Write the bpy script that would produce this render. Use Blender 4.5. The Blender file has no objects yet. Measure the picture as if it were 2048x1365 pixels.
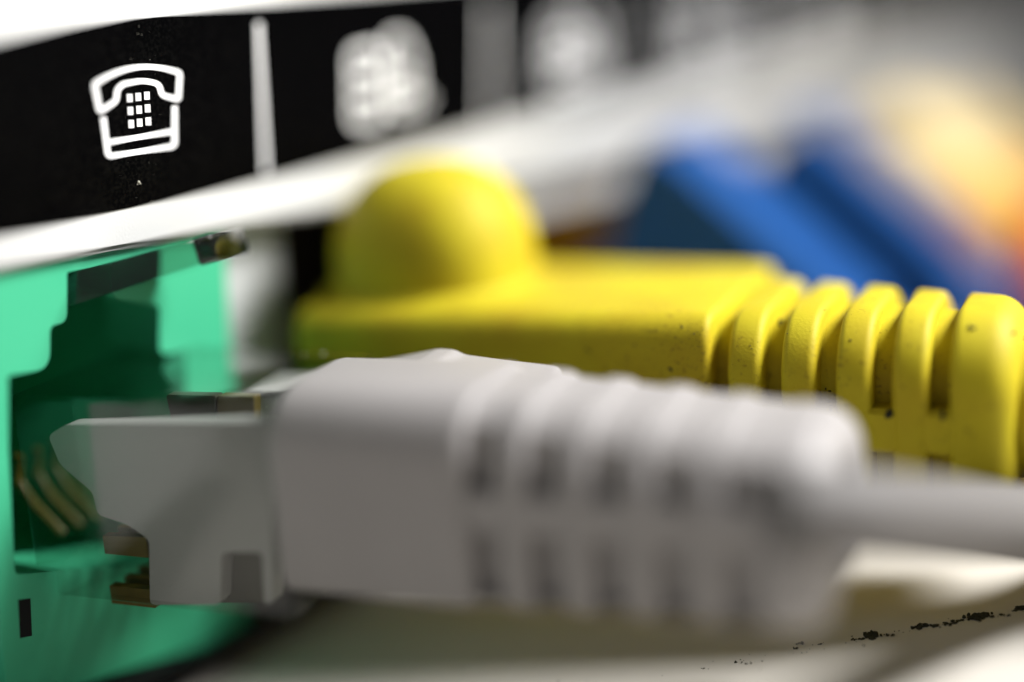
import bpy, bmesh, math, random
from mathutils import Vector, Matrix
from mathutils.geometry import tessellate_polygon

random.seed(4)
sc = bpy.context.scene
C = bpy.context.collection
K = 0.001                      # everything below is written in millimetres

# ------------------------------------------------------------------ camera
D0 = 58.6                      # focus distance, mm
FPX = 3000.0                   # focal length in photo pixels (photo 2048 x 1365)
ROLL, PITCH, HEIGHT = math.atan(.19), math.radians(9.0), 22.9
_up = Vector((-math.sin(ROLL) * math.cos(PITCH), math.cos(ROLL) * math.cos(PITCH), math.sin(PITCH)))   # table normal in camera axes
_ez = _up.normalized()
_ey = (Vector((0, 0, -1)) - _ez * Vector((0, 0, -1)).dot(_ez)).normalized()
_ex = _ey.cross(_ez)
C2W = Matrix((_ex, _ey, _ez))                 # camera axes -> world axes
CAM = Vector((0, 0, HEIGHT))
cam_data = bpy.data.cameras.new('camera')
cam = bpy.data.objects.new('camera', cam_data); C.objects.link(cam); sc.camera = cam
m4 = C2W.to_4x4(); m4.translation = CAM * K; cam.matrix_world = m4
cam_data.sensor_width = 36.0; cam_data.lens = 36.0 * FPX / 2048
cam_data.clip_start = 0.002; cam_data.clip_end = 5.0
cam_data.dof.use_dof = True; cam_data.dof.focus_distance = D0 * K
cam_data.dof.aperture_fstop = cam_data.lens / 8.8

# ------------------------------------------------------------------ light
w = bpy.data.worlds.new('World'); sc.world = w; w.use_nodes = True
bg = w.node_tree.nodes['Background']; bg.inputs[0].default_value = (0.93, 0.96, 1.0, 1); bg.inputs[1].default_value = 0.12
def d2w(x, y, z):              # direction, camera axes with z forward
    return C2W @ Vector((x, y, -z))
def p2w(px, py, q):            # photo pixel and depth (1 = focus) -> world, mm
    z = D0 * q
    return CAM + d2w((px - 1024) / FPX * z, (682.5 - py) / FPX * z, z)
U = d2w(.535, .233, .812); U.z = 0; U.normalize()          # along the router's back
NH = Vector((U.y, -U.x, 0))                                 # away from the router
def area(name, loc, target, size, watts, col):
    l = bpy.data.lights.new(name, 'AREA'); l.shape = 'DISK'; l.size = size * K; l.energy = watts; l.color = col
    o = bpy.data.objects.new(name, l); C.objects.link(o)
    o.location = loc * K; o.rotation_euler = (target - loc).to_track_quat('-Z', 'Y').to_euler()
PO = p2w(280, 230, 1.0)
area('key_lamp', PO + NH * 96 + Vector((0, 0, 58)) + U * 62, PO + NH * 4 + U * 3 - Vector((0, 0, 2)), 48, 0.27, (1, .995, .98))
bpy.data.lights['key_lamp'].spread = math.radians(150)

sc.view_settings.view_transform = 'Standard'; sc.view_settings.look = 'None'
sc.view_settings.exposure = 0; sc.view_settings.gamma = 1
sc.render.engine = 'CYCLES'
sc.cycles.use_denoising = True
sc.cycles.max_bounces = 10; sc.cycles.transparent_max_bounces = 16
sc.cycles.caustics_reflective = False

# ------------------------------------------------------------------ materials
def mat(name, col, rough=.5, spec=.5, bump=0, bscale=900, var=0, vscale=200, sss=0, metal=0):
    m = bpy.data.materials.new(name); m.use_nodes = True
    nt = m.node_tree; b = nt.nodes['Principled BSDF']
    b.inputs['Base Color'].default_value = (*col, 1); b.inputs['Roughness'].default_value = rough
    b.inputs['Specular IOR Level'].default_value = spec; b.inputs['Metallic'].default_value = metal
    if sss:
        b.inputs['Subsurface Weight'].default_value = sss
        b.inputs['Subsurface Radius'].default_value = (1, 1, 1); b.inputs['Subsurface Scale'].default_value = .0008
    tc = nt.nodes.new('ShaderNodeTexCoord')
    if var:
        n = nt.nodes.new('ShaderNodeTexNoise'); n.inputs['Scale'].default_value = vscale; n.inputs['Detail'].default_value = 6
        nt.links.new(tc.outputs['Object'], n.inputs['Vector'])
        r = nt.nodes.new('ShaderNodeMapRange'); r.inputs[1].default_value = .3; r.inputs[2].default_value = .7
        r.inputs[3].default_value = 1 - var; r.inputs[4].default_value = 1
        nt.links.new(n.outputs['Fac'], r.inputs[0])
        mx = nt.nodes.new('ShaderNodeVectorMath'); mx.operation = 'SCALE'; mx.inputs[0].default_value = col
        nt.links.new(r.outputs[0], mx.inputs['Scale']); nt.links.new(mx.outputs[0], b.inputs['Base Color'])
    if bump:
        n = nt.nodes.new('ShaderNodeTexNoise'); n.inputs['Scale'].default_value = bscale * 10; n.inputs['Detail'].default_value = 3
        nt.links.new(tc.outputs['Object'], n.inputs['Vector'])
        bp = nt.nodes.new('ShaderNodeBump'); bp.inputs['Strength'].default_value = bump; bp.inputs['Distance'].default_value = .00006
        nt.links.new(n.outputs['Fac'], bp.inputs['Height']); nt.links.new(bp.outputs['Normal'], b.inputs['Normal'])
    return m
def clear(name, tint, rough=.06, base=.06, inner=True):
    m = bpy.data.materials.new(name); m.use_nodes = True; nt = m.node_tree
    for n in list(nt.nodes):
        if n.type != 'OUTPUT_MATERIAL': nt.nodes.remove(n)
    out = nt.nodes['Material Output']
    t = nt.nodes.new('ShaderNodeBsdfTransparent'); t.inputs[0].default_value = (*tint, 1)
    g = nt.nodes.new('ShaderNodeBsdfGlossy'); g.inputs['Roughness'].default_value = rough; g.inputs[0].default_value = (.9, .9, .9, 1)
    lw = nt.nodes.new('ShaderNodeFresnel'); lw.inputs['IOR'].default_value = 1.5
    ad = nt.nodes.new('ShaderNodeMath'); ad.operation = 'ADD'; ad.inputs[1].default_value = base; ad.use_clamp = True
    mx = nt.nodes.new('ShaderNodeMixShader')
    nt.links.new(lw.outputs[0], ad.inputs[0]); fac = ad.outputs[0]
    if not inner:              # no mirror-like total reflection on the inside of the walls
        ge = nt.nodes.new('ShaderNodeNewGeometry'); sb = nt.nodes.new('ShaderNodeMath'); sb.operation = 'SUBTRACT'; sb.use_clamp = True
        nt.links.new(fac, sb.inputs[0]); nt.links.new(ge.outputs['Backfacing'], sb.inputs[1]); fac = sb.outputs[0]
    nt.links.new(fac, mx.inputs[0])
    nt.links.new(t.outputs[0], mx.inputs[1]); nt.links.new(g.outputs[0], mx.inputs[2]); nt.links.new(mx.outputs[0], out.inputs['Surface'])
    return m
def glass(name, tint):
    m = bpy.data.materials.new(name); m.use_nodes = True; b = m.node_tree.nodes['Principled BSDF']
    b.inputs['Base Color'].default_value = (*tint, 1); b.inputs['Transmission Weight'].default_value = 1
    b.inputs['IOR'].default_value = 1.46; b.inputs['Roughness'].default_value = .04
    return m
def film(name):                # matt black printed film with a faint sheen
    m = bpy.data.materials.new(name); m.use_nodes = True; nt = m.node_tree
    nt.nodes.remove(nt.nodes['Principled BSDF']); out = nt.nodes['Material Output']
    d = nt.nodes.new('ShaderNodeBsdfDiffuse'); d.inputs[0].default_value = (.0010, .0010, .0012, 1)
    g = nt.nodes.new('ShaderNodeBsdfGlossy'); g.inputs['Roughness'].default_value = .3
    n = nt.nodes.new('ShaderNodeTexNoise'); n.inputs['Scale'].default_value = 9000; tc = nt.nodes.new('ShaderNodeTexCoord')
    r = nt.nodes.new('ShaderNodeMapRange'); r.inputs[1].default_value = .45; r.inputs[2].default_value = .7; r.inputs[3].default_value = .001; r.inputs[4].default_value = .008
    mx = nt.nodes.new('ShaderNodeMixShader')
    nt.links.new(tc.outputs['Object'], n.inputs['Vector']); nt.links.new(n.outputs['Fac'], r.inputs[0]); nt.links.new(r.outputs[0], mx.inputs[0])
    nt.links.new(d.outputs[0], mx.inputs[1]); nt.links.new(g.outputs[0], mx.inputs[2]); nt.links.new(mx.outputs[0], out.inputs['Surface'])
    return m
M = {
    'white': mat('white_plastic', (.64, .64, .63), .5, .3, .15),
    'wall': mat('port_wall_plastic', (.60, .60, .60), .5, .4),
    'black': film('black_label_film'),
    'print': mat('white_print', (.86, .86, .87), .5, .3),
    'dark': mat('dark_plastic_and_gap_shade', (.006, .006, .007), .6, .2),
    'green': mat('mint_green_plastic', (.058, .47, .255), .42, .35, .1),
    'grey': mat('grey_rubber', (.345, .325, .32), .5, .35, .2, 700, .04, 300),
    'sheath': mat('grey_cable_sheath', (.155, .146, .142), .6, .3),
    'gold': mat('gold_contact_and_reflection', (.10, .07, .008), .4, .5, metal=.2),
    'blue': mat('blue_plastic', (.004, .062, .24), .5, .25),
    'orange': mat('orange_plastic', (.85, .42, .05), .45, .4),
    'cream': mat('pale_yellow_plastic', (.95, .74, .34), .45, .4),
    'brown': mat('yellow_port_plastic', (.42, .27, .015), .5, .4),
    'red': mat('red_rubber', (.62, .09, .03), .5, .4),
    'dust': mat('dust_and_shade', (.05, .048, .032), .9, .1),  # dust grains; also the dark slabs painting shade and reflection in the plug
    'fleck': mat('pale_fleck', (.75, .72, .62), .6, .3),
    'clear': clear('clear_plastic', (.84, .87, .85), .1, .02, False),
    'lever': clear('clear_latch_plastic', (.70, .78, .73), .08, .06),
    'tip_refraction': clear('latch_tip_refraction', (.30, .36, .32), .08, .03),  # clear plastic as well; the tint paints dark refraction at the lever's end
    'table': mat('table_paper', (.62, .585, .53), .75, .2, .1, 300, .05, 60),
}
def yellow_material():
    m = mat('yellow_rubber', (.60, .47, .012), .6, .22, .25, 900)
    nt = m.node_tree; b = nt.nodes['Principled BSDF']; tc = nt.nodes['Texture Coordinate']
    def noise(scale, detail, lo, hi):
        n = nt.nodes.new('ShaderNodeTexNoise'); n.inputs['Scale'].default_value = scale; n.inputs['Detail'].default_value = detail
        r = nt.nodes.new('ShaderNodeMapRange'); r.inputs[1].default_value = lo; r.inputs[2].default_value = hi
        nt.links.new(tc.outputs['Object'], n.inputs['Vector']); nt.links.new(n.outputs['Fac'], r.inputs[0]); return r.outputs[0]
    mx1 = nt.nodes.new('ShaderNodeMix'); mx1.data_type = 'RGBA'
    mx1.inputs['A'].default_value = (.53, .44, .014, 1); mx1.inputs['B'].default_value = (.47, .35, .011, 1)
    nt.links.new(noise(260, 5, .42, .68), mx1.inputs['Factor'])
    mx2 = nt.nodes.new('ShaderNodeMix'); mx2.data_type = 'RGBA'; mx2.inputs['B'].default_value = (.16, .10, .01, 1)
    nt.links.new(mx1.outputs['Result'], mx2.inputs['A'])
    sp = noise(4200, 3, .60, .70)
    ar = noise(210, 3, .46, .66)
    mm = nt.nodes.new('ShaderNodeMath'); mm.operation = 'MULTIPLY'
    nt.links.new(sp, mm.inputs[0]); nt.links.new(ar, mm.inputs[1]); nt.links.new(mm.outputs[0], mx2.inputs['Factor'])
    nt.links.new(mx2.outputs['Result'], b.inputs['Base Color'])
    return m
M['yellow'] = yellow_material()

# ------------------------------------------------------------------ builders
def frame(o, x, y):            # right-handed frame from origin (mm), x axis and approximate y axis
    x = x.normalized(); y = (y - x * y.dot(x)).normalized(); z = x.cross(y)
    m = Matrix((x, y, z)).transposed().to_4x4(); m.translation = o * K
    return m
def loc_of(F, p):              # world mm -> local mm of a frame
    return (F.inverted() @ (p * K)) / K
def on_plane(F, px, py, axis, val):   # photo pixel -> local mm on the plane axis = val of frame F
    a = loc_of(F, CAM); b = loc_of(F, p2w(px, py, 1.0)); t = (val - a[axis]) / (b[axis] - a[axis])
    return a + (b - a) * t
def tag(o, label=None, cat=None, group=None, kind=None):
    for k, v in (('label', label), ('category', cat), ('group', group), ('kind', kind)):
        if v: o[k] = v
    return o
def empty(name, F, label, cat, group=None):
    o = bpy.data.objects.new(name, None); C.objects.link(o); o.matrix_world = F; o.empty_display_size = .002
    return tag(o, label, cat, group)
def obj(name, bm, m, parent=None, smooth=True, angle=40, F=None):
    me = bpy.data.meshes.new(name)
    bmesh.ops.recalc_face_normals(bm, faces=bm.faces)
    for v in bm.verts: v.co *= K
    if smooth:
        for f in bm.faces: f.smooth = True
        for e in bm.edges:
            if len(e.link_faces) == 2 and e.calc_face_angle(0) > math.radians(angle): e.smooth = False
    bm.to_mesh(me); bm.free()
    me.materials.append(m)
    o = bpy.data.objects.new(name, me); C.objects.link(o)
    if parent: o.parent = parent
    if F is not None: o.matrix_world = F
    return o
def add_box(bm, x0, x1, y0, y1, z0, z1, bev=0, seg=3):
    vs = [bm.verts.new((x, y, z)) for x in (x0, x1) for y in (y0, y1) for z in (z0, z1)]
    fs = [bm.faces.new([vs[i] for i in f]) for f in ((0, 1, 3, 2), (4, 6, 7, 5), (0, 4, 5, 1), (2, 3, 7, 6), (0, 2, 6, 4), (1, 5, 7, 3))]
    if bev:
        es = list({e for f in fs for e in f.edges})
        bmesh.ops.bevel(bm, geom=es, offset=bev, segments=seg, affect='EDGES', profile=.5)
def box(*a, **k):
    bm = bmesh.new(); add_box(bm, *a, **k); return bm
def add_prism(bm, outer, holes, fn):
    """outer/holes: 2-D loops; fn(a, b, side) -> 3-D point for side 0 / 1"""
    loops = [[Vector((a, b, 0)) for a, b in l] for l in [outer] + list(holes)]
    flat = [p for l in loops for p in l]
    tris = tessellate_polygon(loops)
    A = [bm.verts.new(fn(p.x, p.y, 0)) for p in flat]; B = [bm.verts.new(fn(p.x, p.y, 1)) for p in flat]
    for t in tris:
        for S in (A, B):
            try: bm.faces.new([S[i] for i in t])
            except ValueError: pass
    k = 0
    for l in loops:
        n = len(l)
        for i in range(n):
            j = (i + 1) % n
            bm.faces.new((A[k + i], A[k + j], B[k + j], B[k + i]))
        k += n
def prism(outer, holes, fn, bev=0, seg=2):
    bm = bmesh.new(); add_prism(bm, outer, holes, fn)
    if bev:
        bmesh.ops.dissolve_limit(bm, angle_limit=.01, verts=bm.verts, edges=bm.edges)
        bmesh.ops.recalc_face_normals(bm, faces=bm.faces)
        es = [e for e in bm.edges if len(e.link_faces) == 2 and e.calc_face_angle(0) > .9]
        bmesh.ops.bevel(bm, geom=es, offset=bev, segments=seg, affect='EDGES', clamp_overlap=True)
    return bm
def rounded(pts, r, n=5):
    """round the corners of a 2-D polygon; r: one radius or one per corner"""
    out = []; N = len(pts)
    for i, p in enumerate(pts):
        p = Vector(p); a = Vector(pts[i - 1]); b = Vector(pts[(i + 1) % N]); rr = r[i] if isinstance(r, (list, tuple)) else r
        da, db = (a - p), (b - p); la, lb = da.length, db.length
        d = min(rr, la * .48, lb * .48)
        if d < 1e-6: out.append(tuple(p)); continue
        s = p + da / la * d; e = p + db / lb * d
        for k in range(n + 1):
            t = k / n
            q = s * (1 - t) ** 2 + p * 2 * t * (1 - t) + e * t * t
            out.append(tuple(q))
    return out
def ring_pts(hw, hh, r, n=7, rb=None):     # rounded rectangle; rb: radius of the bottom corners
    r = min(r, hw * .999, hh * .999); rb = min(r if rb is None else rb, hw * .999, hh * .999); pts = []
    for sx, sy, a0, q in ((1, 1, 0, r), (-1, 1, 90, r), (-1, -1, 180, rb), (1, -1, 270, rb)):
        for k in range(n):
            a = math.radians(a0 + 90 * k / (n - 1)); pts.append((sx * (hw - q) + q * math.cos(a), sy * (hh - q) + q * math.sin(a)))
    return pts
def add_loft(bm, rings, cy=0, cz=0, rb=None):
    """rings: (x, half width, half height, corner radius)"""
    prev = None; first = None
    for x, hw, hh, r in rings:
        cur = [bm.verts.new((x, cy + a, cz + b)) for a, b in ring_pts(hw, hh, r, 7, rb)]
        if prev:
            n = len(cur)
            for i in range(n): bm.faces.new((prev[i], prev[(i + 1) % n], cur[(i + 1) % n], cur[i]))
        else: first = cur
        prev = cur
    bm.faces.new(first); bm.faces.new(prev)
def soft_plate(x0, x1, hw, hh, r, s, n=4, s1=None):
    """rounded-rectangle plate between x0 and x1 with rounded shoulders s (s1 at the x1 end)"""
    s1 = s1 or s; R = []
    for k in range(n + 1):
        a = math.pi / 2 * k / n; i = s * (1 - math.sin(a)); R.append((x0 + s * (1 - math.cos(a)), hw - i, hh - i, max(.05, r - i)))
    for k in range(n + 1):
        a = math.pi / 2 * (1 - k / n); i = s1 * (1 - math.sin(a)); R.append((x1 - s1 * (1 - math.cos(a)), hw - i, hh - i, max(.05, r - i)))
    return R
def add_tube(bm, pts, rad, n=20):
    pts = [Vector(p) for p in pts]; prev = None; up = Vector((0.1, 0.2, 1))
    for i, p in enumerate(pts):
        t = (pts[min(i + 1, len(pts) - 1)] - pts[max(i - 1, 0)]).normalized()
        a = t.cross(up).normalized(); b = a.cross(t); r = rad(i / (len(pts) - 1)) if callable(rad) else rad
        cur = [bm.verts.new(p + (a * math.cos(k * 2 * math.pi / n) + b * math.sin(k * 2 * math.pi / n)) * r) for k in range(n)]
        if prev:
            for k in range(n): bm.faces.new((prev[k], prev[(k + 1) % n], cur[(k + 1) % n], cur[k]))
        else: bm.faces.new(cur)
        prev = cur
    bm.faces.new(prev)
def curve(ctrl, n=28):         # Catmull-Rom through control points
    P = [Vector(c) for c in ctrl]; P = [P[0] * 2 - P[1]] + P + [P[-1] * 2 - P[-2]]; out = []
    for i in range(1, len(P) - 2):
        for k in range(n):
            t = k / n; a, b, c, d = P[i - 1:i + 3]
            out.append(.5 * ((2 * b) + (c - a) * t + (2 * a - 5 * b + 4 * c - d) * t * t + (3 * b - a - 3 * c + d) * t ** 3))
    out.append(P[-2]); return out
def add_chunk(bm, c, r, flat=1.0):
    v = bmesh.ops.create_icosphere(bm, subdivisions=1, radius=1)['verts']
    s = Vector((random.uniform(.6, 1.5), random.uniform(.6, 1.5), random.uniform(.5, 1.0) * flat)) * r
    for q in v:
        k = random.uniform(.65, 1.3); q.co = Vector((q.co.x * s.x * k, q.co.y * s.y * k, q.co.z * s.z * k)) + c

# ------------------------------------------------------------------ table
def table_point(px, py, z=0):
    a = CAM; b = p2w(px, py, 1); t = (z - a.z) / (b.z - a.z); return a + (b - a) * t
bm = bmesh.new()
vs = [bm.verts.new(p) for p in ((-700, -400, 0), (700, -400, 0), (700, 900, 0), (-700, 900, 0))]; bm.faces.new(vs)
tag(obj('table', bm, M['table'], smooth=False), kind='structure')

# ------------------------------------------------------------------ router
V = d2w(-.002, .962, -.274); V = (V - U * V.dot(U)).normalized()
RF = Matrix((U, V.cross(U), V)).transposed().to_4x4(); RF.translation = PO * K     # x along the back, y into the router, z up the face
def rp(px, py, y=0):           # photo pixel -> (x, z) on the router's back
    p = on_plane(RF, px, py, 1, y); return (p.x, p.z)
router = empty('router', RF, 'white router seen from its back with a black label strip of icons above the ports', 'router')
st = [rp(280, 38)[1], rp(280, 410)[1]]                 # strip top and bottom
zb = loc_of(RF, PO + Vector((0, 0, 4.2 - PO.z)))[2]    # bottom of the housing, about 4 mm above the table
PITCHP = 17.9
def fy(y0, y1): return lambda a, b, s: (a, y0 if s == 0 else y1, b)
GY, WY = .6, 2.2                                       # face of the first socket, recessed wall with the ports
gl, gt = rp(6, 1300, GY)[0], rp(0, 548, GY)[1]
gr, gb = rp(453, 560, GY)[0], rp(100, 1372, GY)[1]
px1 = rp(562, 560, WY)[0]; pt = rp(562, 470, WY)[1]
def lip(x): return -5.22 - .048 * min(x, 14)
holes = [[(gl + .4, zb + .3), (gr - .4, zb + .3), (gr - .4, gt - 1.0), (gl + .4, gt - .6)]]
ports = []
for i in range(5):
    x0 = px1 + i * PITCHP; x1 = x0 + (17.0 if i == 1 else 12.8)
    zt = lip(14) + .2 if i == 0 else -9.1
    holes.append(rounded([(x0, zb + 2.0), (x1, zb + 2.0), (x1, zt), (x0, zt)], .3, 2)); ports.append((x0, x1, zt))
obj('label_panel', prism([(-45, lip(-45)), (gl, lip(gl)), (14, lip(14)), (150, lip(14)), (150, st[0] + 9), (-45, st[0] + 9)], [], fy(0, 3.6), bev=.25, seg=4), M['white'], router)
obj('port_wall', prism([(-45, zb), (150, zb), (150, lip(14) + .8), (-45, lip(14) + .8)], holes, fy(WY, WY + 1.2)), M['wall'], router)
obj('housing', box(-45, 150, 17, 120, zb + .01, st[0] + 9), M['dark'], router)
gz = rp(480, 1272, GY)[1]
obj('under_router_shade', prism([(-45, zb - 3.7), (150, zb - 3.7), (150, gz - .12), (gr, gz - .12), (gl, gb - .12), (-45, gb - .12)], [], fy(WY - 2.2, 16.9)), M['dark'], router)  # black block added to stand in for the shade under the housing
for i, (x0, x1, zt) in enumerate(ports):
    bm = bmesh.new()
    add_prism(bm, [(x0 - .4, zb + 1.6), (x1 + .4, zb + 1.6), (x1 + .4, zt + .4), (x0 - .4, zt + .4)],
              [[(x0 + .35, zb + 2.4), (x1 - .35, zb + 2.4), (x1 - .35, zt - .4), (x0 + .35, zt - .4)]], fy(WY + .35, WY + 9))
    obj('port_insert', bm, M['brown'] if i in (1,) else M['dark'], router)
# label strip with its prints
top = [(150, st[0] + 4.2), (60, st[0] + 2.6), (24.8, st[0] + .95), (15, st[0] + .42), (8, st[0] + .12), (3, st[0] + .02), (0, st[0]), (-3, st[0] - .16), (-7, st[0] - .48), (-12, st[0] - .95), (-45, st[0] - 3)]
bm = prism([(-45, st[1]), (150, st[1])] + top, [], lambda a, b, s: (a, -.06 if s == 0 else .02, b))
strip = obj('label_strip', bm, M['black'], router)
def stroke(bm, pts, wpx, closed=False, y0=-.061, y1=-.075, wfun=None):
    """a printed line: photo-pixel centre line of a given width, laid on the strip"""
    P = [Vector(p) for p in pts]; n = len(P); L, R = [], []
    for i in range(n):
        a = P[i - 1] if (i or closed) else P[i] * 2 - P[i + 1]; b = P[(i + 1) % n] if (i < n - 1 or closed) else P[i] * 2 - P[i - 1]
        d1 = (P[i] - a).normalized(); d2 = (b - P[i]).normalized(); t = (d1 + d2).normalized(); nn = Vector((-t.y, t.x))
        k = 1 / max(.5, nn.dot(Vector((-d1.y, d1.x)))); L.append(P[i] + nn * wpx / 2 * k); R.append(P[i] - nn * wpx / 2 * k)
    rng = range(n if closed else n - 1)
    def vs(S): return [(bm.verts.new((*rp(p.x, p.y, -.06)[:1], y1, rp(p.x, p.y, -.06)[1])), bm.verts.new((rp(p.x, p.y, -.06)[0], y0, rp(p.x, p.y, -.06)[1]))) for p in S]
    l, r = vs(L), vs(R)
    for i in rng:
        j = (i + 1) % n
        bm.faces.new((l[i][0], l[j][0], r[j][0], r[i][0])); bm.faces.new((l[i][0], l[i][1], l[j][1], l[j][0])); bm.faces.new((r[i][0], r[j][0], r[j][1], r[i][1]))
    if not closed:
        for i in (0, n - 1): bm.faces.new((l[i][0], r[i][0], r[i][1], l[i][1]))
zs = 2.968
def zo(l): return [(a / zs, b / zs) for a, b in l]
bm = bmesh.new()
hand = rounded(zo([(560, 500), (640, 452), (740, 412), (850, 395), (960, 403), (1066, 432), (1057, 592), (958, 566), (944, 500), (850, 478), (728, 500), (694, 535), (690, 600), (592, 664)]),
               [7, 20, 20, 20, 20, 7, 6, 8, 16, 20, 12, 10, 8, 6], 4)
stroke(bm, hand, 12.2, True)
stroke(bm, rounded(zo([(612, 697), (641, 930), (1035, 868), (1035, 630)]), [0, 9, 9, 0], 4), 12.2)
stroke(bm, zo([(650, 845), (1018, 782)]), 11.8)
for cx, cy in ((769, 584), (820, 577), (871, 570), (773, 660), (825, 653), (875, 645), (778, 738), (828, 730), (879, 722)):
    stroke(bm, zo([(cx - 1, cy - 24), (cx + 1, cy + 23)]), 11)
obj('telephone_symbol', bm, M['print'], strip, smooth=False)
sx0 = rp(522, 200)[0]
for i in range(5):
    x = sx0 + i * PITCHP
    obj('separator_line', box(x - .155, x + .155, -.075, -.061, st[1] + .25, st[0] - .55), M['print'], strip, smooth=False)
# out-of-focus icons of the next ports: outlined link symbols
def icon(shift):
    bm = bmesh.new()
    def s(pts, wd, closed=False):
        P = [Vector(p) for p in pts]; n = len(P); L, R = [], []
        for i in range(n):
            a = P[i - 1] if (i or closed) else P[i] * 2 - P[i + 1]; b = P[(i + 1) % n] if (i < n - 1 or closed) else P[i] * 2 - P[i - 1]
            t = ((P[i] - a).normalized() + (b - P[i]).normalized()).normalized(); nn = Vector((-t.y, t.x)); L.append(P[i] + nn * wd / 2); R.append(P[i] - nn * wd / 2)
        l = [bm.verts.new((p.x + shift, -.072, p.y)) for p in L]; r = [bm.verts.new((p.x + shift, -.072, p.y)) for p in R]
        for i in range(n if closed else n - 1):
            j = (i + 1) % n; bm.faces.new((l[i], l[j], r[j], r[i]))
    return bm, s
for i in range(4):
    bm, s = icon(sx0 + PITCHP * (i + .5) - .3)
    zc = (st[0] + st[1]) / 2 - .1
    s(rounded([(-2.5, zc - 1.9), (-.3, zc - 1.9), (-.3, zc + 1.5), (-2.5, zc + 1.5)], .5, 3), .34, True)
    s([(-2.5, zc + .35), (-.3, zc + .35)], .36); s([(-2.3, zc - .8), (-.5, zc - .8)], .34)
    s(rounded([(.35, zc - 1.6), (2.4, zc - 1.6), (2.4, zc + .6), (1.7, zc + 1.9), (.35, zc + 1.9)], .5, 3), .34, True)
    s([(.3, zc + .1), (2.3, zc + .1)], .36); s([(.5, zc - .8), (2.3, zc - .8)], .36); s([(-.3, zc + .6), (.3, zc + .9)], .36)
    s([(2.6, zc - 1.5), (3.4, zc - 1.2)], .34)
    obj('port_symbol', bm, M['print'], strip, smooth=False)

# mint green socket in the first port
gy = GY
def gp(px, py): return rp(px, py, gy)
go = [(gl, gt + .25), (gr, rp(440, 466, GY)[1]), (gr, rp(480, 1272, GY)[1]), (gl, gb)]
gh = [gp(134, 545), gp(222, 527), gp(222, 598), gp(319, 610), gp(319, 712), gp(372, 700), gp(372, 1120), gp(30, 1150), gp(17, 900), gp(16, 752), gp(100, 738), gp(100, 652), gp(134, 645)]
ghr = rounded(gh, [.1, .1, .6, .3, .5, .2, .3, .2, 0, .15, .7, .3, .7], 5)
bm = prism(go, [ghr], fy(gy, 3.6), bev=.12, seg=3)
sock = obj('socket', bm, M['green'], router); sock['label'] = 'mint green port socket'
# socket inside: the walls of the cavity
xs = [p[0] for p in gh]; zs_ = [p[1] for p in gh]
cx0, cx1, cz0, cz1 = min(xs), max(xs), min(zs_), max(zs_)
bm = bmesh.new()
add_box(bm, cx0 - 1, cx0, 3.62, 14, cz0 - .5, cz1 + .5); add_box(bm, cx1, cx1 + 1, 3.62, 14, cz0 - .5, cz1 + .5)
add_box(bm, cx0 - 1, cx1 + 1, 3.62, 14, cz1 + .52, cz1 + 1.4); add_box(bm, cx0 - 1, cx1 + 1, 3.62, 14, cz0 - 1.4, cz0 - .52); add_box(bm, cx0 - 1, cx1 + 1, 14.02, 15, cz0 - 1.4, cz1 + 1.4)
obj('socket_cavity', bm, M['green'], router, smooth=False)
sl = [gp(36, 1200), gp(61, 1197), gp(64, 1272), gp(40, 1277)]
obj('socket_slot', prism(sl, [], fy(gy - .004, gy + .3)), M['dark'], sock, smooth=False)

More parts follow.
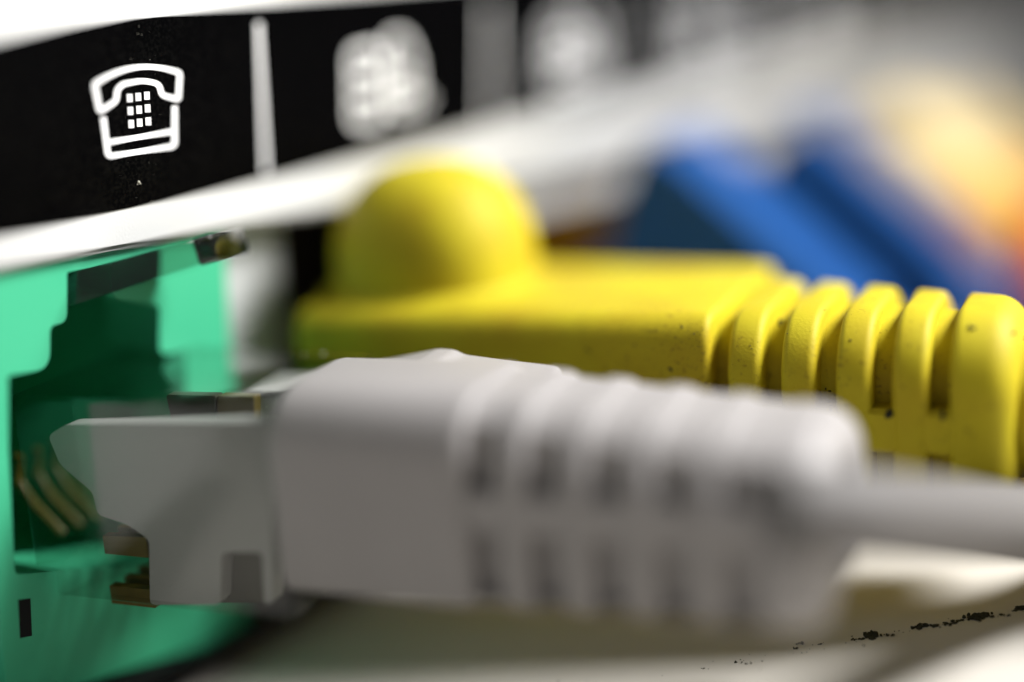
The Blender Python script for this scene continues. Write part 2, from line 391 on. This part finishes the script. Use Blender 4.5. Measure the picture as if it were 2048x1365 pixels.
# ------------------------------------------------------------------ plugs
def boot_parts(parent, m, x0, sec0, sec1, first, pitch, nslots, slot, iy, iz, spine, collar_end, s=.3, s1=.9, bore=2.8, window=None):
    """strain relief: core, ribs between the slots, spines at mid height, end collar.
    sec0 / sec1: (y near, y far, z top, z bottom, corner radius) at the two ends"""
    def sec(x):
        t = (x - x0) / (collar_end - x0); t = max(0, min(1, t))
        return [a + (b - a) * t for a, b in zip(sec0, sec1)]
    def put(bm, rings):
        prev = None
        for x, i_y, i_z in rings:
            ya, yb, zt, zb_, rr = sec(x)
            hw, hh = (yb - ya) / 2 - i_y, (zt - zb_) / 2 - i_z; cy, cz = (ya + yb) / 2, (zt + zb_) / 2
            cur = [bm.verts.new((x, cy + a, cz + b)) for a, b in ring_pts(hw, hh, max(.05, rr - min(i_y, i_z)), 9, max(.05, 1.0 + max(0, rr - 2.6) * 1.6 - min(i_y, i_z)))]
            if prev:
                n = len(cur)
                for k in range(n): bm.faces.new((prev[k], prev[(k + 1) % n], cur[(k + 1) % n], cur[k]))
            else: bm.faces.new(cur)
            prev = cur
        return prev
    def plate(a, b, sa, sb, n=5):
        R = []
        for k in range(n + 1):
            q = math.pi / 2 * k / n; i = sa * (1 - math.sin(q)); R.append((a + sa * (1 - math.cos(q)), i, i))
        for k in range(n + 1):
            q = math.pi / 2 * (1 - k / n); i = sb * (1 - math.sin(q)); R.append((b - sb * (1 - math.cos(q)), i, i))
        return R
    last = first + pitch * (nslots - 1)
    if window is None:
        bm = bmesh.new(); bm.faces.new(put(bm, [(x0 - .6, iy, iz), (last + slot / 2 + .4, iy, iz)]))
    else:                      # slots open only on the two sides: the core is flush elsewhere
        bm = bmesh.new(); prev = None
        for x in (x0 - .6, last + slot / 2 + .4):
            ya, yb, zt, zb_, rr = sec(x); hw, hh = (yb - ya) / 2 - iz, (zt - zb_) / 2 - iz; cy, cz = (ya + yb) / 2, (zt + zb_) / 2
            base = ring_pts(hw, hh, rr - iz, 13, .8); dense = []
            for k, (a, b) in enumerate(base):
                a2, b2_ = base[(k + 1) % len(base)]; n = max(1, int(math.hypot(a2 - a, b2_ - b) / .3))
                dense += [(a + (a2 - a) * q / n, b + (b2_ - b) * q / n) for q in range(n)] if x < x0 else []
            if x < x0: tmpl = [(a / hw, b / hh) for a, b in dense]
            cur = []
            for a, b in tmpl:
                f = max(0, min(1, (window - abs(b)) / .16)); f = f * f * (3 - 2 * f); a_ = a * hw
                if abs(a) > .3: a_ = math.copysign(min(abs(a_), hw - iy * f), a_) if f > 0 else a_
                cur.append(bm.verts.new((x, cy + a_, cz + b * hh)))
            if prev:
                n = len(cur)
                for k in range(n): bm.faces.new((prev[k], prev[(k + 1) % n], cur[(k + 1) % n], cur[k]))
            else: bm.faces.new(cur)
            prev = cur
        bm.faces.new(prev)
    boot = obj('boot', bm, m, parent)
    for i in range(nslots - 1):
        a = first + pitch * i + slot / 2
        bm = bmesh.new(); bm.faces.new(put(bm, plate(a, a + pitch - slot, s, s))); obj('rib', bm, m, boot)
    a = last + slot / 2
    xa, xb = x0 - .3, a + .3; A, B = sec(xa), sec(xb)
    for near in (True, False):
        k = 0 if near else 1; d = (iy + .4) * (1 if near else -1); e = .07 if near else -.07
        bm = prism([(xa, A[k] + e), (xb, B[k] + e), (xb, B[k] + d), (xa, A[k] + d)], [],
                   lambda p, q, sd: (p, q, (A[2] + A[3]) / 2 + (-spine if sd == 0 else spine)), bev=.15, seg=3)
        obj('spine', bm, m, boot)
    bm = bmesh.new(); prev = put(bm, plate(a, collar_end, s, s1, 8))
    ya, yb, zt, zb_, rr = sec(collar_end); cy, cz = (ya + yb) / 2, (zt + zb_) / 2
    for x, q in ((collar_end + .02, bore + .4), (collar_end - .2, bore + .1), (collar_end - 2.2, bore)):
        cur = [bm.verts.new((x, cy + p, cz + b)) for p, b in ring_pts(q, q, q * .995, 9)]; n = len(cur)
        for k in range(n): bm.faces.new((prev[k], prev[(k + 1) % n], cur[(k + 1) % n], cur[k]))
        prev = cur
    bm.faces.new(prev)
    obj('collar', bm, m, boot)
    return boot

# yellow cable and plug: origin on the near top edge where the ribs begin
YA, YB = p2w(1440, 636, 1.0), p2w(600, 620, 1.13)
YF = frame(YA, YA - YB, U)
yel = empty('yellow_network_cable', YF, 'dusty yellow network plug with a domed hood and ribbed boot, behind the grey plug', 'cable plug', 'network cables plugged into the router')
hw, hh = 5.9, 4.4
bm = bmesh.new(); add_loft(bm, soft_plate(-19.6, -.55, hw, hh, 1.3, .35, 5), hw, -hh, rb=.8)
obj('plug_body', bm, M['yellow'], yel)
boot_parts(yel, M['yellow'], 0, (0, 10.0, 0, -8.8, 2.5), (.15, 7.9, -.12, -8.7, 3.2), -.25, 2.12, 5, .78, 1.25, .55, .85, 11.0, s=.32, s1=1.1)
# domed hood over the latch
bm = bmesh.new(); cx = -15.2; N, R = 44, 12; prev = None
prof = [(math.sin(math.pi / 2 * j / R) ** .82, 1.35 + 4.45 * math.cos(math.pi / 2 * j / R)) for j in range(1, R + 1)] + [(1.0, .35), (1.06, .12), (1.15, -.06), (1.2, -.4)]
top = bm.verts.new((cx, 6.0, 5.8))
for cr, z in prof:
    cur = []
    for k in range(N):
        t = 2 * math.pi * k / N; f = lambda v: math.copysign(abs(v) ** .85, v)
        cur.append(bm.verts.new((cx + 4.55 * cr * f(math.cos(t)), 6.0 + 4.3 * cr * f(math.sin(t)), z)))
    if prev:
        for k in range(N): bm.faces.new((prev[k], prev[(k + 1) % N], cur[(k + 1) % N], cur[k]))
    else:
        for k in range(N): bm.faces.new((top, cur[k], cur[(k + 1) % N]))
    prev = cur
bm.faces.new(prev)
obj('hood', bm, M['yellow'], yel)
bm = bmesh.new(); add_tube(bm, curve([(8.6, 4.1, -hh), (16, 4.4, -hh - .2), (30, hw + 2, -hh - 1.5), (60, hw + 8, -hh - 3.2), (110, hw + 20, -hh + .4)]), 2.7)
obj('cable', bm, M['yellow'], yel)
# grey cable and plug: origin on the near top edge of its body
GA, GB = p2w(900, 812, .86), p2w(1550, 842, .79)
GF = frame(GA, GB - GA, U)
gre = empty('grey_network_cable', GF, 'grey network plug with ribbed boot and clear latch, pushed into the mint green socket', 'cable plug', 'network cables plugged into the router')
ghw, ghh = 4.6, 3.78
bm = bmesh.new(); add_loft(bm, soft_plate(-7.5, .3, 3.8, ghh, 2.3, .45, 5), 3.8, -ghh, rb=.7)
obj('plug_body', bm, M['grey'], gre)
boot_parts(gre, M['grey'], .5, (0, 7.6, 0, -7.56, 2.5), (-.1, 9.0, -1.4, -7.5, 3.04), .8, 2.22, 5, 1.1, .75, .14, .75, 12.5, s=.34, s1=1.2, bore=1.8, window=.93)
# hood over the latch: rises to a rounded peak
def gq(px, py, y): p = on_plane(GF, px, py, 1, y); return (p.x, p.z)
hp = [gq(560, 762, 8.2), gq(700, 737, 8.2), gq(830, 709, 8.2), gq(872, 700, 8.2), gq(906, 702, 8.2), gq(925, 712, 8.2), gq(1000, 722, 8.2), gq(1120, 736, 8.2)]
hp = rounded(hp + [(hp[-1][0], -1.5), (hp[0][0], -1.5)], [.5, .6, .4, .15, .2, .2, .5, .5, 0, 0], 4)
obj('hood', prism(hp, [], lambda a, b, s: (a, 5.6 if s == 0 else 8.4, b), bev=.2, seg=3), M['grey'], gre)
# clear connector body
cz0, cz1 = -8.75, -.5
obj('clear_connector', box(-18.9, -7.2, .35, 8.6, cz0, cz1, bev=.22, seg=3), M['clear'], gre)
sh = [gq(96, 872, .9), gq(130, 850, .9), gq(545, 842, .9), gq(545, 1208, .9), gq(528, 1208, .9), gq(524, 1105, .9), gq(443, 1105, .9), gq(440, 1210, .9), gq(300, 1210, .9), gq(298, 1080, .9), gq(255, 1050, .9), gq(195, 1030, .9), gq(185, 985, .9), gq(120, 930, .9)]
obj('wire_holder', prism(rounded(sh, .25, 3), [], lambda a, b, s: (a, .9 if s == 0 else 1.7, b), bev=.12), M['grey'], gre)
def slab(name, pix, y0, y1, m):
    obj(name, prism(rounded([gq(a, b, y0) for a, b in pix], .1, 3), [], lambda a, b, s: (a, y0 if s == 0 else y1, b)), m, gre, smooth=False)
slab('dark_reflection', [(332, 790), (432, 792), (430, 850), (345, 850)], 3.4, 3.9, M['dust'])  # dark reflection in the clear top, put in as a dark slab
slab('olive_reflection', [(434, 792), (508, 794), (508, 850), (434, 850)], 3.5, 4.0, M['gold'])  # olive reflection in the clear top, put in as a coloured slab
slab('notch_shade', [(425, 1080), (545, 1080), (545, 1206), (425, 1206)], 1.75, 2.1, M['dust'])  # dark sheet added behind the notch so the hole looks shaded
g0 = [gq(205, 1072, 1.0), gq(292, 1075, 1.0), gq(292, 1205, 1.0), gq(205, 1205, 1.0)]
for i in range(8):
    y = 1.0 + i * .95
    obj('contact', prism([g0[0], g0[1], (g0[1][0], g0[0][1] - .75), (g0[0][0], g0[0][1] - .75)], [], lambda a, b, s: (a, y if s == 0 else y + .4, b)), M['gold'], gre, smooth=False)
    obj('contact', prism([(g0[0][0], g0[3][1] + .75), (g0[1][0], g0[3][1] + .75), (g0[1][0], g0[3][1]), (g0[0][0], g0[3][1])], [], lambda a, b, s: (a, y if s == 0 else y + .4, b)), M['gold'], gre, smooth=False)
# springy latch lever, clear
LA, LB = p2w(128, 584, .99), p2w(392, 507, .975)
LF = frame(LA, LB - LA, U)
ln = (LB - LA).length
bm = bmesh.new(); prof = rounded([(-1, -.62), (ln, -.42), (ln, .5), (ln - .7, .55), (-1, .62)], [0, .15, .3, .25, 0], 5)
add_prism(bm, prof, [], lambda a, b, s: (a, 0 if s == 0 else 4.0, b))
bmesh.ops.bevel(bm, geom=[e for e in bm.edges if len(e.link_faces) == 2 and e.calc_face_angle(0) > 1.2], offset=.1, segments=2, affect='EDGES')
lev = obj('latch_lever', bm, M['lever'], gre, smooth=False); lev.matrix_basis = GF.inverted() @ LF
bm = bmesh.new()
cc = [loc_of(GF, p2w(px, py, q)) for px, py, q in ((1560, 1022, .80), (1700, 1026, .815), (1850, 1034, .86), (2060, 1050, .95), (2350, 1090, 1.08), (3000, 1300, 1.25))]
add_tube(bm, curve(cc), 1.42)
obj('cable', bm, M['sheath'], gre)
obj('latch_tip', box(ln - .05, ln + .75, .0, 4.2, -.5, .56, bev=.14, seg=3), M['tip_refraction'], lev)
# flecks of dust along the clear edge
bm = bmesh.new()
for px, py in ((121, 740), (126, 742), (183, 736), (245, 727), (452, 721), (457, 719), (548, 716), (567, 714), (580, 713), (607, 711), (646, 708), (200, 738), (110, 745)):
    add_chunk(bm, on_plane(GF, px, py, 1, 8.35), random.uniform(.03, .065))
tag(obj('dust_flecks', bm, M['fleck'], gre, smooth=False), kind='stuff')

# spring contacts of the socket
for i in range(8):
    bm = bmesh.new(); o_ = on_plane(RF, 40, 925, 1, 4.2)
    x = o_.x + i * .95
    add_tube(bm, [(x, 4.2, o_.z + .3), (x, 4.4, o_.z - .9), (x + .2, 3.8, o_.z - 1.8), (x + .5, 2.6, o_.z - 3.0)], .2, 8)
    obj('spring_contact', bm, M['gold'], sock)

# ------------------------------------------------------------------ far plugs
def side_prism(F, pix, y0, y1, bev=.3):
    pts = [tuple(on_plane(F, a, b, 1, 0)[i] for i in (0, 2)) for a, b in pix]
    return prism(rounded(pts, .7, 4), [], lambda a, b, s: (a, y0 if s == 0 else y1, b), bev=bev)
PD = (YA - YB).normalized()
BF = frame(p2w(1330, 400, 1.42), PD, U)
lab = {'blue': ('blue network plug with a sloping hood directly behind the yellow dome', 'blue network plug farther along the strip, beside the pale orange one')}
blue = empty('blue_network_plug', BF, lab['blue'][0], 'cable plug', 'network cables plugged into the router')
obj('hood', side_prism(BF, [(1225, 540), (1258, 400), (1290, 310), (1325, 278), (1365, 296), (1480, 400), (1640, 545), (1760, 660), (1560, 660), (1240, 660)], 0, 8.4), M['blue'], blue)
p0 = on_plane(BF, 1240, 560, 1, 0)
obj('plug_body', box(p0.x - 3, p0.x + 12, .4, 8.0, p0.z - 7, p0.z + .5, bev=.4), M['blue'], blue)
bm = bmesh.new(); e = on_plane(BF, 1700, 640, 1, 0); add_tube(bm, curve([(e.x - 6, 5, e.z), (e.x + 3, 5, e.z - 4), (e.x + 12, 5.5, e.z - 7), (e.x + 40, 8, e.z - 8)]), 2.7)
obj('cable', bm, M['blue'], blue)
mm = BF.copy(); mm.translation += d2w(-.75, -.25, 0) * K; blue.matrix_world = mm
b2 = blue.copy(); C.objects.link(b2); b2['label'] = lab['blue'][1]
q2 = p2w(1330 + 252, 400 - 44, 1.665); mm = BF.copy(); mm.translation = q2 * K; b2.matrix_world = mm
for ch in blue.children:
    c = ch.copy(); C.objects.link(c); c.parent = b2
step = q2 - p2w(1330, 400, 1.42)
OF = BF.copy(); OF.translation = (q2 + step + d2w(-1.0, -.6, 0)) * K
ora = empty('orange_network_plug', OF, 'pale yellow and orange network plug next to the second blue plug', 'cable plug', 'network cables plugged into the router')
def cut(pix, y0, y1): return prism([tuple(on_plane(BF, a, b, 1, 0)[i] for i in (0, 2)) for a, b in pix], [], lambda a, b, s: (a, y0 if s == 0 else y1, b), bev=.3)
obj('hood', cut([(1225, 470), (1258, 400), (1290, 310), (1325, 278), (1400, 280), (1520, 390), (1600, 470)], 0, 13.5), M['cream'], ora)
obj('plug_body', cut([(1240, 474), (1606, 474), (1680, 545), (1800, 660), (1560, 660), (1240, 660)], .2, 13.3), M['orange'], ora)
o2 = ora.copy(); C.objects.link(o2); mm = BF.copy(); mm.translation = (q2 + step * 2 + d2w(-1.5, -1.5, 0)) * K; o2.matrix_world = mm
o2['label'] = 'farthest network plug, pale yellow and orange, at the right edge of the frame'
for ch in ora.children:
    c = ch.copy(); C.objects.link(c); c.parent = o2
bm = bmesh.new(); add_tube(bm, curve([p2w(2170, 420, 1.52), p2w(2105, 520, 1.5), p2w(2150, 640, 1.42), p2w(2250, 760, 1.25), p2w(2500, 900, 1.2)]), 2.3)
tag(obj('red_cable', bm, M['red']), 'red cable just entering the frame at the far right edge', 'cable')

# ------------------------------------------------------------------ dust on the table
bm = bmesh.new()
def clump(px, py, n, spread, r):
    for _ in range(n):
        a = table_point(px + random.gauss(0, spread), py + random.gauss(0, spread * .25)); add_chunk(bm, a + Vector((0, 0, r * .3)), r * random.uniform(.5, 1.2))
for px, py, n, s_, r in ((1740, 1272, 22, 9, .11), (1722, 1279, 4, 5, .06), (1708, 1281, 5, 4, .06), (1776, 1270, 5, 5, .06), (1795, 1263, 2, 4, .04), (1833, 1257, 12, 7, .09), (1846, 1253, 8, 6, .08), (1868, 1253, 10, 8, .07), (1898, 1248, 10, 7, .07), (1917, 1243, 8, 5, .06), (1955, 1236, 26, 13, .11), (1970, 1232, 14, 10, .09), (2008, 1231, 6, 8, .06), (2025, 1222, 5, 6, .06), (2044, 1218, 12, 5, .11),
                       (1487, 1325, 5, 8, .06), (1405, 1339, 3, 5, .045), (1595, 1298, 3, 4, .08), (1600, 1288, 3, 4, .08), (1640, 1290, 3, 8, .05)):
    clump(px, py, n, s_, r)
for _ in range(28):
    t = random.random(); px = 1380 + 680 * t; clump(px, 1342 - 125 * t + random.gauss(0, 5), 1, 1, random.uniform(.015, .04))
for _ in range(25):
    px, py = random.uniform(700, 2048), random.uniform(1230, 1365); clump(px, py, 1, 1, random.uniform(.02, .06))
tag(obj('dust', bm, M['dust'], smooth=False), 'dark grains of dust scattered in a line on the white table', kind='stuff')

# ------------------------------------------------------------------ dirt stuck to the yellow plug and the label: found by looking along the photo's own sight lines
bpy.context.view_layer.update()
dg = bpy.context.evaluated_depsgraph_get()
own = {o.name for o in bpy.data.objects if o.parent == yel or (o.parent and o.parent.parent == yel)}
def hit(px, py):
    d = (p2w(px, py, 1) - CAM).normalized(); ok, p, n, _, o, _ = sc.ray_cast(dg, CAM * K, d)
    return (p / K, n, o.name) if ok else (None, None, '')
bm = bmesh.new()
def speck(px, py, r, k=1):
    for _ in range(k):
        p, n, nm = hit(px + random.gauss(0, 2.5) * (k > 1), py + random.gauss(0, 4.5) * (k > 1))
        if nm in own: add_chunk(bm, loc_of(YF, p), r)
for px, py, r, k in ((1562, 645, .075, 9), (1341, 742, .06, 3), (1255, 716, .06, 2), (1270, 690, .05, 1), (1388, 668, .04, 1), (1311, 660, .04, 1), (1299, 664, .035, 1), (1364, 655, .05, 1), (1575, 668, .04, 1), (1700, 682, .05, 1), (1655, 783, .07, 2), (1944, 656, .09, 3), (2028, 672, .08, 3), (1176, 704, .06, 2), (1780, 826, .12, 6), (1884, 832, .10, 4), (1648, 620, .04, 1), (1820, 690, .04, 1), (1500, 700, .03, 2)):
    speck(px, py, r, k)
for i in range(170):
    px = 1440 - abs(random.gauss(0, 150)); py = random.uniform(648, 745); speck(px, py, random.uniform(.008, .03))
for i in range(40): speck(random.uniform(1440, 2040), random.uniform(600, 830), random.uniform(.008, .022))
for px in (1740, 1765, 1783, 1800, 1848, 1855, 1862, 1870): speck(px, 1098, .05)
tag(obj('dirt_specks', bm, M['dust'], yel, smooth=False), kind='stuff')
bm = bmesh.new()
for px, py, r in ((277, 364, .06), (280, 368, .04), (275, 369, .03), (278, 53, .018), (276, 68, .02), (304, 404, .03), (283, 70, .015), (300, 120, .012), (262, 118, .012)):
    p = on_plane(RF, px, py, 1, -.07); add_chunk(bm, p, r)
for i in range(45):
    p = on_plane(RF, 278 + random.gauss(0, 30), random.uniform(60, 400), 1, -.062); add_chunk(bm, p, random.uniform(.003, .007))
tag(obj('label_flecks', bm, M['fleck'], strip, smooth=False), kind='stuff')
